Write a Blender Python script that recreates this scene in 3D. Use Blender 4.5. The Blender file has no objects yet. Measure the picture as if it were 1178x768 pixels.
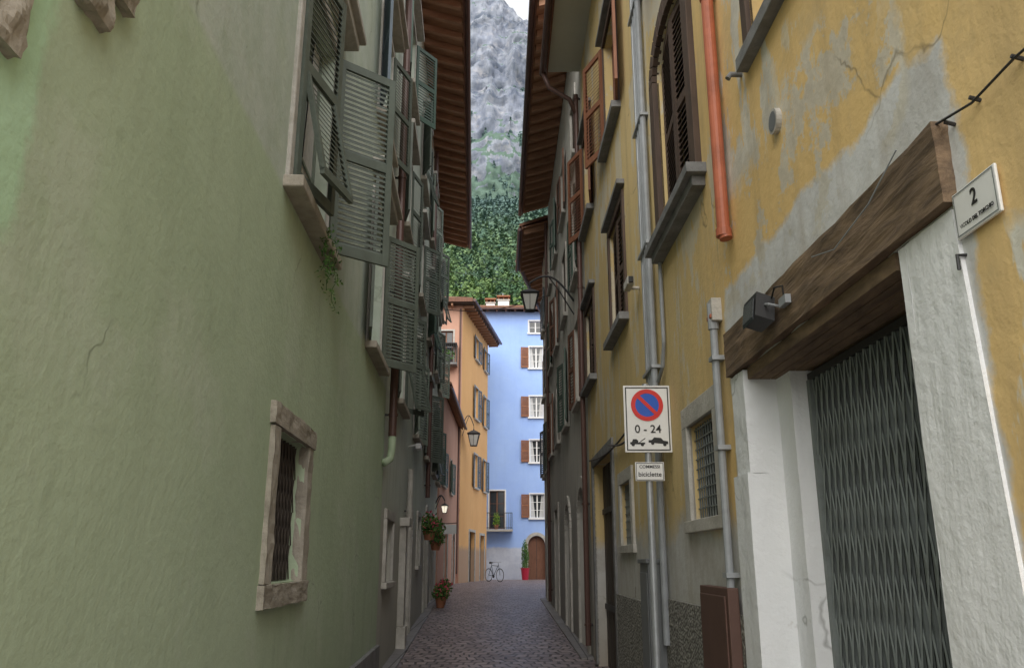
import bpy, math, random
from mathutils import Vector, noise
random.seed(7)
S=bpy.context.scene
# ------------------------------------------------------------------ materials
class NT:
    def __init__(s,name):
        s.m=bpy.data.materials.new(name); s.m.use_nodes=True
        s.t=s.m.node_tree; s.b=s.t.nodes['Principled BSDF']; s.cache={}
    def add(s,ty,**k):
        n=s.t.nodes.new(ty)
        for a,v in k.items(): setattr(n,a,v)
        return n
    def put(s,sock,v):
        if isinstance(v,bpy.types.NodeSocket): s.t.links.new(v,sock)
        elif isinstance(v,(tuple,list)): sock.default_value=tuple(v)+((1,) if len(v)==3 and len(sock.default_value)==4 else ())
        else: sock.default_value=v
    def math(s,op,a,b=0.0,clamp=False):
        n=s.add('ShaderNodeMath',operation=op); n.use_clamp=clamp
        s.put(n.inputs[0],a); s.put(n.inputs[1],b); return n.outputs[0]
    def mix(s,f,a,b,mode='MIX'):
        n=s.add('ShaderNodeMix',data_type='RGBA',blend_type=mode)
        s.put(n.inputs[0],f); s.put(n.inputs[6],a); s.put(n.inputs[7],b); return n.outputs[2]
    def coord(s):
        if not hasattr(s,'_c'): s._c=s.add('ShaderNodeTexCoord').outputs['Object']
        return s._c
    def sep(s):
        if not hasattr(s,'_s'):
            n=s.add('ShaderNodeSeparateXYZ'); s.t.links.new(s.coord(),n.inputs[0]); s._s=n
        return s._s.outputs
    def noise(s,scale,detail=4,rough=.6,stretch=None,dist=0.0):
        key=(scale,detail,rough,stretch,dist)
        if key in s.cache: return s.cache[key]
        n=s.add('ShaderNodeTexNoise'); n.inputs['Scale'].default_value=scale
        n.inputs['Detail'].default_value=detail; n.inputs['Roughness'].default_value=rough
        n.inputs['Distortion'].default_value=dist
        c=s.coord()
        if stretch:
            mp=s.add('ShaderNodeMapping'); mp.inputs['Scale'].default_value=stretch
            s.t.links.new(c,mp.inputs[0]); c=mp.outputs[0]
        s.t.links.new(c,n.inputs['Vector']); s.cache[key]=n.outputs['Fac']; return n.outputs['Fac']
    def ramp(s,f,a,b):
        n=s.add('ShaderNodeMapRange'); s.put(n.inputs[0],f)
        n.inputs[1].default_value=a; n.inputs[2].default_value=b; return n.outputs[0]
    def bump(s,h,strength=.3,dist=.02,prev=None):
        n=s.add('ShaderNodeBump'); n.inputs['Strength'].default_value=strength
        n.inputs['Distance'].default_value=dist; s.put(n.inputs['Height'],h)
        if prev: s.t.links.new(prev,n.inputs['Normal'])
        return n.outputs[0]
    def cracks(s,scale,width,th):
        nn=s.add('ShaderNodeTexNoise'); nn.inputs['Scale'].default_value=1.7; nn.inputs['Detail'].default_value=4; s.t.links.new(s.coord(),nn.inputs['Vector'])
        sc=s.add('ShaderNodeVectorMath',operation='SCALE'); sc.inputs['Scale'].default_value=.9; s.t.links.new(nn.outputs['Color'],sc.inputs[0])
        ad=s.add('ShaderNodeVectorMath',operation='ADD'); s.t.links.new(s.coord(),ad.inputs[0]); s.t.links.new(sc.outputs[0],ad.inputs[1])
        v=s.add('ShaderNodeTexVoronoi',feature='DISTANCE_TO_EDGE'); v.inputs['Scale'].default_value=scale; s.t.links.new(ad.outputs[0],v.inputs['Vector'])
        return s.math('MULTIPLY',s.ramp(v.outputs['Distance'],width,0),s.ramp(s.noise(.9,4,.6),th,th+.08))
    def fin(s,col,rough=.85,nrm=None,metal=0.0,spec=.3):
        s.put(s.b.inputs['Base Color'],col); s.put(s.b.inputs['Roughness'],rough)
        s.b.inputs['Metallic'].default_value=metal
        s.b.inputs['Specular IOR Level'].default_value=spec
        if nrm: s.t.links.new(nrm,s.b.inputs['Normal'])
        return s.m

def plaster(name,c1,c2,patches=(),bump=.35,streak=.25,stain=(.1,.09,.07),grime=.35,far=False,crack=0):
    n=NT(name); big=n.noise(.55,5,.62)
    col=n.mix(n.ramp(big,.32,.68),c1,c2)
    h2=n.noise(3.2,4,.65)
    for p in patches:
        o=n.sep(); nz=n.math('SUBTRACT',n.noise(1.5,6,.68),.5)
        mask=None; so=p.get('soft',.08); am=p.get('amp',.8)
        for key,ax,sg in (('y0',1,1),('y1',1,-1),('z0',2,1),('z1',2,-1)):
            if key in p:
                d=n.math('MULTIPLY',n.math('SUBTRACT',o[ax],p[key]),float(sg))
                d=n.math('ADD',d,n.math('MULTIPLY',nz,am))
                d=n.math('DIVIDE',d,so,clamp=True)
                mask=d if mask is None else n.math('MULTIPLY',mask,d)
        if 'th' in p:
            d=n.ramp(n.noise(p.get('ts',1.6),6,.72,p.get('st')),p['th'],p['th']+p.get('tw',.03))
            mask=d if mask is None else n.math('MULTIPLY',mask,d)
        mask=n.math('MULTIPLY',mask,p.get('f',1.0))
        c=n.mix(n.ramp(h2,.35,.65),p['c'],p.get('cb',p['c']))
        col=n.mix(mask,col,c)
    st=n.ramp(n.noise(1.0,5,.7,(3.5,3.5,.28)),.50,.8)
    col=n.mix(n.math('MULTIPLY',st,streak),col,stain)
    col=n.mix(n.math('MULTIPLY',n.ramp(h2,.45,.8),grime*.45),col,stain)
    ft=n.math('MULTIPLY',n.ramp(n.math('ADD',n.sep()[2],n.math('MULTIPLY',h2,1.4)),2.0,.6),grime)
    col=n.mix(ft,col,stain)
    if crack: col=n.mix(n.math('MULTIPLY',n.cracks(crack,.012*crack/.8,.53),.6),col,(stain[0]*.55,stain[1]*.55,stain[2]*.55))
    return n.fin(col,.92,n.bump(n.noise(16,5,.62),bump,.01) if not far else None,spec=.12)
def stone(name,c1,c2,bump=.5):
    n=NT(name); a=n.noise(6,5,.7); col=n.mix(n.ramp(a,.35,.65),c1,c2)
    col=n.mix(n.math('MULTIPLY',n.ramp(n.noise(2.2,4,.6),.5,.7),.35),col,(c2[0]*.45,c2[1]*.45,c2[2]*.42))
    return n.fin(col,.85,n.bump(n.noise(24,4,.7),bump,.015),spec=.2)
def wood(name,c1,c2,st=(1,1,14),rough=.7,bump=.3):
    n=NT(name); g=n.noise(2.5,5,.65,st,.4)
    col=n.mix(n.ramp(g,.3,.7),c1,c2)
    col=n.mix(n.math('MULTIPLY',n.ramp(n.noise(1.3,4,.6),.45,.75),.4),col,(c1[0]*.4,c1[1]*.4,c1[2]*.4))
    return n.fin(col,rough,n.bump(g,bump,.01),spec=.25)
def paint(name,c,rough=.5,metal=0.0,var=.25,spec=.4):
    n=NT(name); col=n.mix(n.math('MULTIPLY',n.ramp(n.noise(5,4,.7),.4,.7),var),c,(c[0]*.45,c[1]*.43,c[2]*.4))
    return n.fin(col,rough,None,metal,spec)

M={}
M['green']=plaster('green_plaster',(.43,.53,.37),(.50,.60,.435),[
    dict(z0=4.03,amp=.05,soft=.06,c=(.54,.60,.53),cb=(.47,.55,.46)),
    dict(th=.52,ts=.9,tw=.12,c=(.55,.62,.50),f=.55),
    dict(th=.58,ts=2.6,tw=.1,st=(1,1,.5),c=(.36,.44,.31),f=.55),
    dict(y1=2.24,z0=2.45,amp=.35,soft=.05,c=(.52,.74,.52),cb=(.47,.68,.45)),
    ],bump=.5,streak=.22,grime=.35,stain=(.27,.31,.21),crack=.35)
M['palegreen']=plaster('pale_green_plaster',(.55,.61,.52),(.63,.67,.60),[
    dict(z1=2.6,amp=.6,soft=.5,c=(.53,.52,.46))],streak=.3,stain=(.2,.2,.16))
M['yellow']=plaster('yellow_plaster',(.72,.50,.21),(.80,.57,.27),[
    dict(y0=5.25,soft=1.2,amp=1.0,c=(.58,.46,.23),cb=(.67,.52,.26),f=.85),
    dict(th=.52,ts=.8,tw=.2,c=(.62,.49,.29),f=.6),
    dict(y0=3.9,y1=5.3,z0=3.8,z1=7,soft=.15,amp=.6,th=.485,st=(1,1,.35),c=(.70,.68,.61),cb=(.52,.51,.46),f=.9),
    dict(y0=2.3,y1=4.1,z0=3.6,z1=7,soft=.3,amp=.6,th=.56,ts=2.4,st=(1,1,.35),c=(.72,.66,.52),cb=(.58,.5,.36),f=.75),
    dict(y0=5.3,z0=5.2,amp=.5,th=.53,ts=1.1,st=(1,1,.6),c=(.55,.53,.46),cb=(.62,.56,.43),f=.8),
    dict(y0=5.3,z1=7,amp=.5,th=.535,st=(1,1,.35),c=(.57,.54,.45),cb=(.65,.59,.45),f=.8),
    dict(y1=2.6,z1=2.6,amp=.5,th=.53,st=(1,1,.35),c=(.72,.70,.62)),
    dict(y0=2.42,y1=5.28,z1=3.36,amp=.42,soft=.05,c=(.68,.68,.68),cb=(.57,.57,.57)),
    dict(y0=2.7,y1=5.3,z1=4.1,z0=3.15,amp=.5,th=.50,c=(.69,.65,.56),cb=(.6,.57,.5),f=.85),
    dict(y0=5.1,z1=2.0,amp=.9,soft=.25,c=(.56,.56,.54),cb=(.47,.46,.44))],bump=.5,streak=.45,grime=.55,stain=(.29,.22,.13),crack=.4)
M['grey']=plaster('grey_plaster',(.48,.47,.43),(.58,.56,.51),[
    dict(th=.55,c=(.63,.60,.53),f=.7),dict(z1=3.0,amp=1,soft=.5,c=(.43,.42,.39))],streak=.5,grime=.45,stain=(.18,.17,.14),far=True)
M['grey2']=plaster('cream_plaster',(.58,.56,.49),(.66,.63,.55),[dict(z1=3.2,amp=1,soft=.5,c=(.47,.45,.41))],streak=.4,stain=(.2,.18,.14),far=True)
M['blue']=plaster('blue_plaster',(.31,.46,.86),(.37,.53,.89),[
    dict(z1=2.45,amp=.35,soft=.12,c=(.58,.62,.71),cb=(.5,.54,.64))],streak=.14,grime=.2,stain=(.2,.27,.5),far=True)
M['orange']=plaster('orange_plaster',(.74,.42,.18),(.79,.47,.21),[dict(z1=2.4,amp=.5,soft=.3,c=(.47,.32,.22))],streak=.15,grime=.2,stain=(.35,.2,.1),far=True)
M['pink']=plaster('terracotta_plaster',(.54,.31,.23),(.60,.36,.27),streak=.25,grime=.3,stain=(.25,.15,.11),far=True)
M['white']=plaster('whitewashed_plaster',(.73,.75,.77),(.80,.81,.82),[
    dict(th=.62,c=(.58,.57,.55),f=.7)],bump=.8,streak=.07,grime=.16,stain=(.42,.42,.41),crack=1.1)
M['stone']=stone('weathered_stone',(.45,.41,.35),(.32,.29,.24))
M['stonel']=stone('pale_stone',(.54,.52,.48),(.42,.40,.36))
M['stoneg']=stone('grey_stone',(.25,.25,.25),(.17,.17,.17))
n=NT('pebbledash'); v=n.add('ShaderNodeTexVoronoi'); v.inputs['Scale'].default_value=38; n.t.links.new(n.coord(),v.inputs['Vector'])
c=n.mix(n.ramp(n.noise(3,4,.7),.35,.65),(.47,.46,.41),(.32,.31,.28)); c=n.mix(n.ramp(v.outputs['Distance'],.2,.6),c,(.17,.165,.15))
M['pebble']=n.fin(c,.95,n.bump(n.math('MULTIPLY',v.outputs['Distance'],-1.0),.9,.02),spec=.15)
M['beam']=wood('old_oak',(.26,.18,.115),(.09,.065,.047),(7,1.4,7),.9,.9)
M['eave']=wood('red_brown_boards',(.46,.25,.15),(.31,.16,.095),(1,6,6),.75)
M['rafter']=wood('rafter_wood',(.52,.30,.19),(.36,.20,.125),(1,6,6),.75)
M['door']=wood('dark_door_wood',(.075,.06,.045),(.045,.036,.028),(8,8,1),.6)
M['brown']=wood('brown_shutter',(.21,.10,.06),(.13,.06,.04),(8,8,1),.55,.15)
M['dkbrown']=wood('weathered_brown_shutter',(.12,.08,.06),(.07,.05,.04),(8,8,1),.65,.2)
M['rust']=wood('orange_brown_shutter',(.30,.13,.07),(.20,.085,.05),(8,8,1),.5,.1)
M['gshut']=paint('grey_green_shutter',(.115,.138,.115),.55,0,.5)
M['gshut2']=paint('green_shutter',(.075,.12,.095),.55,0,.5)
M['gshut3']=paint('light_green_shutter',(.23,.275,.23),.6,0,.5)
M['bshut']=paint('blue_green_shutter',(.08,.115,.15),.5,0,.4)
M['iron']=paint('black_iron',(.04,.04,.042),.5,.2)
M['rusty']=paint('rusted_iron',(.085,.07,.06),.7,.1)
M['gate']=paint('gate_steel',(.19,.215,.21),.55,.05,.6)
M['galv']=paint('galvanised_steel',(.38,.40,.42),.45,.4,.4)
M['pvc']=paint('grey_conduit',(.31,.33,.35),.5,0,.4)
M['copper']=paint('red_oxide_pipe',(.46,.14,.075),.5,0,.5)
M['brpipe']=paint('dark_brown_pipe',(.11,.06,.05),.4,.1)
M['grpipe']=paint('green_pipe',(.38,.47,.32),.6)
M['cabinet']=paint('grey_cabinet',(.17,.18,.19),.55)
M['rustbox']=paint('rusty_brown_box',(.11,.06,.047),.6)
M['whitep']=paint('white_paint',(.78,.78,.77),.45,0,.12)
M['redp']=paint('sign_red',(.62,.03,.025),.4,0,.08)
M['bluep']=paint('sign_blue',(.02,.10,.50),.4,0,.08)
M['black']=paint('sign_black',(.02,.02,.02),.5,0,0)
M['redpot']=paint('red_pot',(.42,.02,.05),.4,0,.1)
M['terra']=paint('terracotta_pot',(.36,.15,.08),.8,0,.3)
M['soffit']=plaster('grey_soffit_plaster',(.46,.47,.41),(.54,.54,.47),streak=0,grime=.15,far=True)
n=NT('window_glass'); M['glass']=n.fin((.03,.035,.04),.06,None,0,.6)
n=NT('lantern_glass'); M['lglass']=n.fin((.45,.45,.42),.15,None,0,.5)
n=NT('lit_lamp_glass'); n.b.inputs['Emission Color'].default_value=(1,.9,.7,1); n.b.inputs['Emission Strength'].default_value=.9; M['lit']=n.fin((.85,.83,.78),.4)
n=NT('lace_curtain'); M['curtain']=n.fin(n.mix(n.ramp(n.noise(20,3,.6,(4,4,.6)),.35,.65),(.6,.6,.58),(.42,.42,.42)),.9)
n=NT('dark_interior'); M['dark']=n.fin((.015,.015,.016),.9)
n=NT('roof_tiles'); w=n.add('ShaderNodeTexWave'); w.inputs['Scale'].default_value=2.2; w.bands_direction='Y'; n.t.links.new(n.coord(),w.inputs['Vector'])
M['tile']=n.fin(n.mix(n.ramp(n.noise(3,4,.7),.35,.65),(.32,.16,.10),(.2,.11,.08)),.9,n.bump(w.outputs['Fac'],.9,.08))
# setts
n=NT('porphyry_setts'); wp=n.add('ShaderNodeVectorMath',operation='ADD')
nn=n.add('ShaderNodeTexNoise'); nn.inputs['Scale'].default_value=1.1; nn.inputs['Detail'].default_value=1; n.t.links.new(n.coord(),nn.inputs['Vector'])
sc=n.add('ShaderNodeVectorMath',operation='SCALE'); sc.inputs['Scale'].default_value=.4; n.t.links.new(nn.outputs['Color'],sc.inputs[0])
n.t.links.new(n.coord(),wp.inputs[0]); n.t.links.new(sc.outputs[0],wp.inputs[1])
br=n.add('ShaderNodeTexBrick'); n.t.links.new(wp.outputs[0],br.inputs['Vector']); br.offset=.5
for k,vv in (('Scale',1.0),('Mortar Size',.02),('Mortar Smooth',.3),('Brick Width',.19),('Row Height',.28),('Bias',0.0)): br.inputs[k].default_value=vv
br.inputs['Color1'].default_value=(.33,.265,.26,1); br.inputs['Color2'].default_value=(.15,.118,.118,1); br.inputs['Mortar'].default_value=(.04,.034,.034,1)
c=n.mix(n.math('MULTIPLY',n.ramp(n.noise(.6,4,.6),.35,.7),.3),br.outputs['Color'],(.27,.225,.225))
M['setts']=n.fin(c,n.math('ADD',n.math('MULTIPLY',n.noise(5,3,.6),.4),.26),n.bump(n.math('MULTIPLY',br.outputs['Fac'],-1.0),1.0,.06),0,.5)
n=NT('flagstone_strip'); br=n.add('ShaderNodeTexBrick'); mp=n.add('ShaderNodeMapping'); mp.inputs['Rotation'].default_value=(0,0,math.pi/2)
n.t.links.new(n.coord(),mp.inputs[0]); n.t.links.new(mp.outputs[0],br.inputs['Vector'])
for k,vv in (('Scale',1.0),('Mortar Size',.01),('Brick Width',.9),('Row Height',.3)): br.inputs[k].default_value=vv
br.inputs['Color1'].default_value=(.24,.23,.225,1); br.inputs['Color2'].default_value=(.18,.17,.17,1); br.inputs['Mortar'].default_value=(.05,.05,.05,1)
M['flag']=n.fin(br.outputs['Color'],.6,n.bump(n.noise(15,4,.6),.3,.01))
n=NT('bare_ground'); M['ground']=n.fin(n.mix(n.noise(.2,4,.6),(.22,.21,.2),(.18,.18,.16)),.95)
def foliage(name,a,b,c=None,haze=False):
    n=NT(name); g=n.add('ShaderNodeNewGeometry')
    col=n.mix(g.outputs['Random Per Island'],a,b)
    if c: col=n.mix(n.ramp(n.noise(.11,2,.6),.42,.58),col,c)
    if haze: col=n.mix(n.math('MULTIPLY',n.ramp(n.sep()[1],190,480),.85),col,(.13,.20,.205))  # aerial haze painted into the leaf colour, stronger with distance
    n.fin(col,.85,None,0,.1); return n.m
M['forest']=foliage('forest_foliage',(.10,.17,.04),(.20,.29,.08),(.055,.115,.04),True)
M['leaf']=foliage('plant_leaves',(.04,.10,.03),(.11,.2,.05))
M['leafy']=foliage('bright_leaves',(.16,.30,.03),(.25,.40,.05))
M['flower']=foliage('pink_flowers',(.55,.05,.10),(.7,.12,.2))

# ------------------------------------------------------------------ geometry helpers
class Fr:
    def __init__(s,A,T,N):
        s.A=Vector(A);s.T=Vector(T);s.N=Vector(N).normalized()
    def P(s,a,z,o=0):
        v=s.A+s.T*a+s.N*o; return Vector((v.x,v.y,z))
def left(x0,dx): return Fr((x0,0),(dx,1),(1,-dx))
def right(x0,dx): return Fr((x0,0),(dx,1),(-1,dx))
FL=left(-1.33,-.0447); FR=right(1.5,-.014)
WORLD=Fr((0,0),(1,0),(0,-1))
class MB:
    def __init__(s,name): s.name=name; s.v=[];s.f=[];s.mi=[];s.ms=[]
    def idx(s,m):
        mm=M[m]
        if mm not in s.ms: s.ms.append(mm)
        return s.ms.index(mm)
    def face(s,pts,m):
        k=len(s.v); s.v+= [tuple(p) for p in pts]; s.f.append(tuple(range(k,k+len(pts)))); s.mi.append(s.idx(m))
    def hexa(s,p,m):
        k=len(s.v); s.v+=[tuple(q) for q in p]
        for q in ((0,3,2,1),(4,5,6,7),(0,1,5,4),(1,2,6,5),(2,3,7,6),(3,0,4,7)):
            s.f.append(tuple(k+i for i in q)); s.mi.append(s.idx(m))
    def box(s,fr,a0,a1,z0,z1,o0,o1,m):
        s.hexa([fr.P(a,z,o) for z in (z0,z1) for a,o in ((a0,o0),(a1,o0),(a1,o1),(a0,o1))],m)
    def tube(s,pts,r,m,n=10,r2=None,cap=True):
        pts=[Vector(p) for p in pts]; k=len(s.v); N=len(pts); mi=s.idx(m); up=None
        for i,p in enumerate(pts):
            d=(pts[min(i+1,N-1)]-pts[max(i-1,0)]).normalized()
            if up is None:
                up=Vector((0,0,1)) if abs(d.z)<.9 else Vector((1,0,0))
            a=d.cross(up).normalized(); b=a.cross(d).normalized(); up=b
            rr=r if r2 is None else r+(r2-r)*i/(N-1)
            for j in range(n):
                t=2*math.pi*j/n; s.v.append(tuple(p+a*math.cos(t)*rr+b*math.sin(t)*rr))
        for i in range(N-1):
            for j in range(n):
                s.f.append((k+i*n+j,k+i*n+(j+1)%n,k+(i+1)*n+(j+1)%n,k+(i+1)*n+j)); s.mi.append(mi)
        if cap:
            s.f.append(tuple(k+j for j in range(n))[::-1]); s.mi.append(mi)
            s.f.append(tuple(k+(N-1)*n+j for j in range(n))); s.mi.append(mi)
    def disc(s,c,ax1,ax2,r,m,n=32,r0=0):
        c=Vector(c);ax1=Vector(ax1);ax2=Vector(ax2)
        P=lambda t,q:c+ax1*math.cos(t)*q+ax2*math.sin(t)*q
        if r0==0: s.face([P(2*math.pi*i/n,r) for i in range(n)],m)
        else:
            for i in range(n):
                t0=2*math.pi*i/n;t1=2*math.pi*(i+1)/n
                s.face([P(t0,r0),P(t0,r),P(t1,r),P(t1,r0)],m)
    def lathe(s,c,prof,m,n=16):
        k=len(s.v);mi=s.idx(m);c=Vector(c)
        for r,z in prof:
            for j in range(n):
                t=2*math.pi*j/n; s.v.append((c.x+r*math.cos(t),c.y+r*math.sin(t),c.z+z))
        for i in range(len(prof)-1):
            for j in range(n):
                s.f.append((k+i*n+j,k+i*n+(j+1)%n,k+(i+1)*n+(j+1)%n,k+(i+1)*n+j)); s.mi.append(mi)
    def leaves(s,c,rad,cnt,size,m):
        c=Vector(c)
        for _ in range(cnt):
            while 1:
                q=Vector((random.uniform(-1,1),random.uniform(-1,1),random.uniform(-1,1)))
                if q.length<1: break
            q=Vector((q.x*rad[0],q.y*rad[1],q.z*rad[2]))*(1+.3*noise.noise(q*3))
            a=Vector([random.gauss(0,1) for _ in range(3)]).normalized(); b=a.orthogonal().normalized()
            z=size*random.uniform(.6,1.3); p=c+q
            s.face([p-a*z,p+b*z*.45,p+a*z,p-b*z*.45],m)
    def done(s,parent=None,smooth=False,bevel=0,rough=0):
        me=bpy.data.meshes.new(s.name); me.from_pydata(s.v,[],s.f)
        for m in s.ms: me.materials.append(m)
        me.polygons.foreach_set('material_index',s.mi)
        if smooth: me.polygons.foreach_set('use_smooth',[True]*len(s.f))
        me.update(); ob=bpy.data.objects.new(s.name,me); S.collection.objects.link(ob)
        if parent: ob.parent=parent
        if bevel:
            b=ob.modifiers.new('bevel','BEVEL'); b.width=bevel; b.segments=2; b.limit_method='ANGLE'
        if rough:
            su=ob.modifiers.new('sub','SUBSURF'); su.subdivision_type='SIMPLE'; su.levels=su.render_levels=4
            t=bpy.data.textures.new(s.name,'CLOUDS'); t.noise_scale=.14; t.noise_depth=3
            d=ob.modifiers.new('d','DISPLACE'); d.texture=t; d.strength=rough; d.mid_level=.5; d.texture_coords='GLOBAL'
        return ob
def empty(name,loc=(0,0,0)):
    e=bpy.data.objects.new(name,None); S.collection.objects.link(e); e.empty_display_size=.2; return e
def text(body,size,loc,rot,m,parent,name='lettering',align='CENTER'):
    cu=bpy.data.curves.new(name,'FONT'); cu.body=body; cu.size=size; cu.align_x=align; cu.align_y='CENTER'; cu.extrude=.0008; cu.offset=size*.012
    cu.materials.append(M[m]); o=bpy.data.objects.new(name,cu); S.collection.objects.link(o); o.location=loc; o.rotation_euler=rot; o.parent=parent; return o

def gz(y):
    T=[(-60,0),(10,0),(20,.22),(28,.42),(42,.56),(60,.5),(100,2),(112,5)]
    if y<=T[0][0]: return 0
    for (a,b),(c,d) in zip(T,T[1:]):
        if y<=c: return b+(d-b)*(y-a)/(c-a)
    return T[-1][1]

def wall(mb,fr,s0,s1,z0,z1,ops,m,depth=.22,mrev=None):
    ops=[o for o in ops if o[0]>=s0-1e-6 and o[1]<=s1+1e-6 and o[3]<z1]
    ss=sorted({s0,s1,*[o[0] for o in ops],*[o[1] for o in ops]}); zs=sorted({z0,z1,*[o[2] for o in ops],*[o[3] for o in ops]})
    for a,b in zip(ss,ss[1:]):
        for c,d in zip(zs,zs[1:]):
            ms,mz=(a+b)/2,(c+d)/2
            if any(o[0]<ms<o[1] and o[2]<mz<o[3] for o in ops): continue
            mb.face([fr.P(a,c),fr.P(b,c),fr.P(b,d),fr.P(a,d)],m)
    for o in ops:
        a,b,c,d=o[:4]; dp=o[4] if len(o)>4 else depth; q=mrev or m
        P=fr.P
        mb.face([P(a,c),P(a,d),P(a,d,-dp),P(a,c,-dp)],q); mb.face([P(b,c),P(b,d),P(b,d,-dp),P(b,c,-dp)],q)
        mb.face([P(a,c),P(b,c),P(b,c,-dp),P(a,c,-dp)],q); mb.face([P(a,d),P(b,d),P(b,d,-dp),P(a,d,-dp)],q)
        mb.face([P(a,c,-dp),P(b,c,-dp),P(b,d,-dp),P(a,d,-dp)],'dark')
def arch(mb,fr,a,b,zs,zt,m,o=0,depth=.25,n=12):
    c=(a+b)/2;rs=(b-a)/2;rz=zt-zs
    pts=[(c-rs*math.cos(math.pi*i/n),zs+rz*math.sin(math.pi*i/n)) for i in range(n+1)]
    for (p,q),(r,t) in zip(pts,pts[1:]):
        mb.face([fr.P(p,q,o),fr.P(r,t,o),fr.P(r,zt,o),fr.P(p,zt,o)],m)
        mb.face([fr.P(p,q,o),fr.P(r,t,o),fr.P(r,t,o-depth),fr.P(p,q,o-depth)],m)
def arch_trim(mb,fr,a,b,z0,zs,zt,w,o0,o1,m,n=14):
    mb.box(fr,a-w,a,z0,zs,o0,o1,m); mb.box(fr,b,b+w,z0,zs,o0,o1,m)
    c=(a+b)/2
    for i in range(n):
        t0=math.pi*(i+.04)/n;t1=math.pi*(i+.96)/n
        q=[]
        for o in (o0,o1):
            for t,r in ((t0,0),(t1,0),(t1,w),(t0,w)):
                q.append(fr.P(c-((b-a)/2+r)*math.cos(t),zs+(zt-zs+r)*math.sin(t),o))
        mb.hexa(q,m)
def window(mb,fr,a,b,c,d,m='whitep',o=-.12,cross=2,curtain=False,div=1):
    g=.05
    mb.box(fr,a,a+g,c,d,o-.04,o,m); mb.box(fr,b-g,b,c,d,o-.04,o,m)
    mb.box(fr,a+g,b-g,c,c+g,o-.04,o,m); mb.box(fr,a+g,b-g,d-g,d,o-.04,o,m)
    if div: mb.box(fr,(a+b)/2-.04,(a+b)/2+.04,c+g,d-g,o-.038,o+.01,m)
    for i in range(1,cross+1):
        z=c+(d-c)*i/(cross+1)
        mb.box(fr,a+g,(a+b)/2-.04,z-.015,z+.015,o-.03,o-.006,m); mb.box(fr,(a+b)/2+.04,b-g,z-.015,z+.015,o-.03,o-.006,m)
    mb.face([fr.P(a,c,o-.025),fr.P(b,c,o-.025),fr.P(b,d,o-.025),fr.P(a,d,o-.025)],'glass')
    if curtain:
        mb.face([fr.P(a+g,c+g,o-.02),fr.P(a+(b-a)*.36,c+g,o-.02),fr.P(a+(b-a)*.2,d-g,o-.02),fr.P(a+g,d-g,o-.02)],'curtain')
        mb.face([fr.P(b-g,c+g,o-.02),fr.P(b-(b-a)*.36,c+g,o-.02),fr.P(b-(b-a)*.2,d-g,o-.02),fr.P(b-g,d-g,o-.02)],'curtain')
def shutter(mb,fr,h,z0,z1,w,ang,sg,m,pitch=.05,o0=.035,flap=0):
    a=math.radians(ang); ds,do=math.cos(a)*sg,math.sin(a); ps,po=-math.sin(a)*sg,math.cos(a)
    if ang>90: ps,po=-ps,-po
    def B(u0,u1,c,d,b0=-.018,b1=.018,sh=0,lc=0,ld=0,mm=m):
        q=[]
        for z,lean in ((c,lc),(d,ld)):
            for u,b in ((u0,b0),(u1,b0),(u1,b1),(u0,b1)):
                zz=z-(sh if b==b1 else 0); bb=b+lean
                q.append(fr.P(h+ds*u+ps*bb,zz,o0+do*u+po*bb))
        mb.hexa(q,mm)
    st=.065; B(0,st,z0,z1); B(w-st,w,z0,z1)
    mid=z0+(z1-z0)*.5
    rails=[(z0,z0+.09),(mid-.04,mid+.04),(z1-.08,z1)]
    for c,d in rails: B(st,w-st,c,d,-.016,.016)
    for k,(c,d) in enumerate(((z0+.09,mid-.04),(mid+.04,z1-.08))):
        n=max(2,int((d-c)/pitch)); fl=flap if k==0 else 0
        for i in range(n):
            z=c+(i+.75)*(d-c)/n; le=fl*(d-z)/(d-c)
            B(st,w-st,z-.005,z+.005,-.015,.015,pitch*.75,le,le)
        if fl:
            for u in (st,w-st-.04): B(u,u+.04,c,d,-.02,.02,0,fl,0)
            B(st,w-st,c-.03,c+.02,-.018,.018,0,fl,fl)
def surround(mb,fr,a,b,c,d,w,m,o=.035,sill=True,ms=None,so=.12):
    mb.box(fr,a-w,a,c,d,-.02,o,m); mb.box(fr,b,b+w,c,d,-.02,o,m); mb.box(fr,a-w,b+w,d,d+w,-.02,o,m)
    if sill: mb.box(fr,a-w-.04,b+w+.04,c-.09,c,-.02,so,ms or m)
def shell(mb,fr,s0,s1,z0,H,D,m,r=0):
    P=fr.P
    for s in (s0,s1): mb.face([P(s,z0,0),P(s,z0,-D),P(s,H,-D),P(s,H+r,-D/2),P(s,H,0)],m)
    mb.face([P(s0,z0,-D),P(s1,z0,-D),P(s1,H,-D),P(s0,H,-D)],m)
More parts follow.
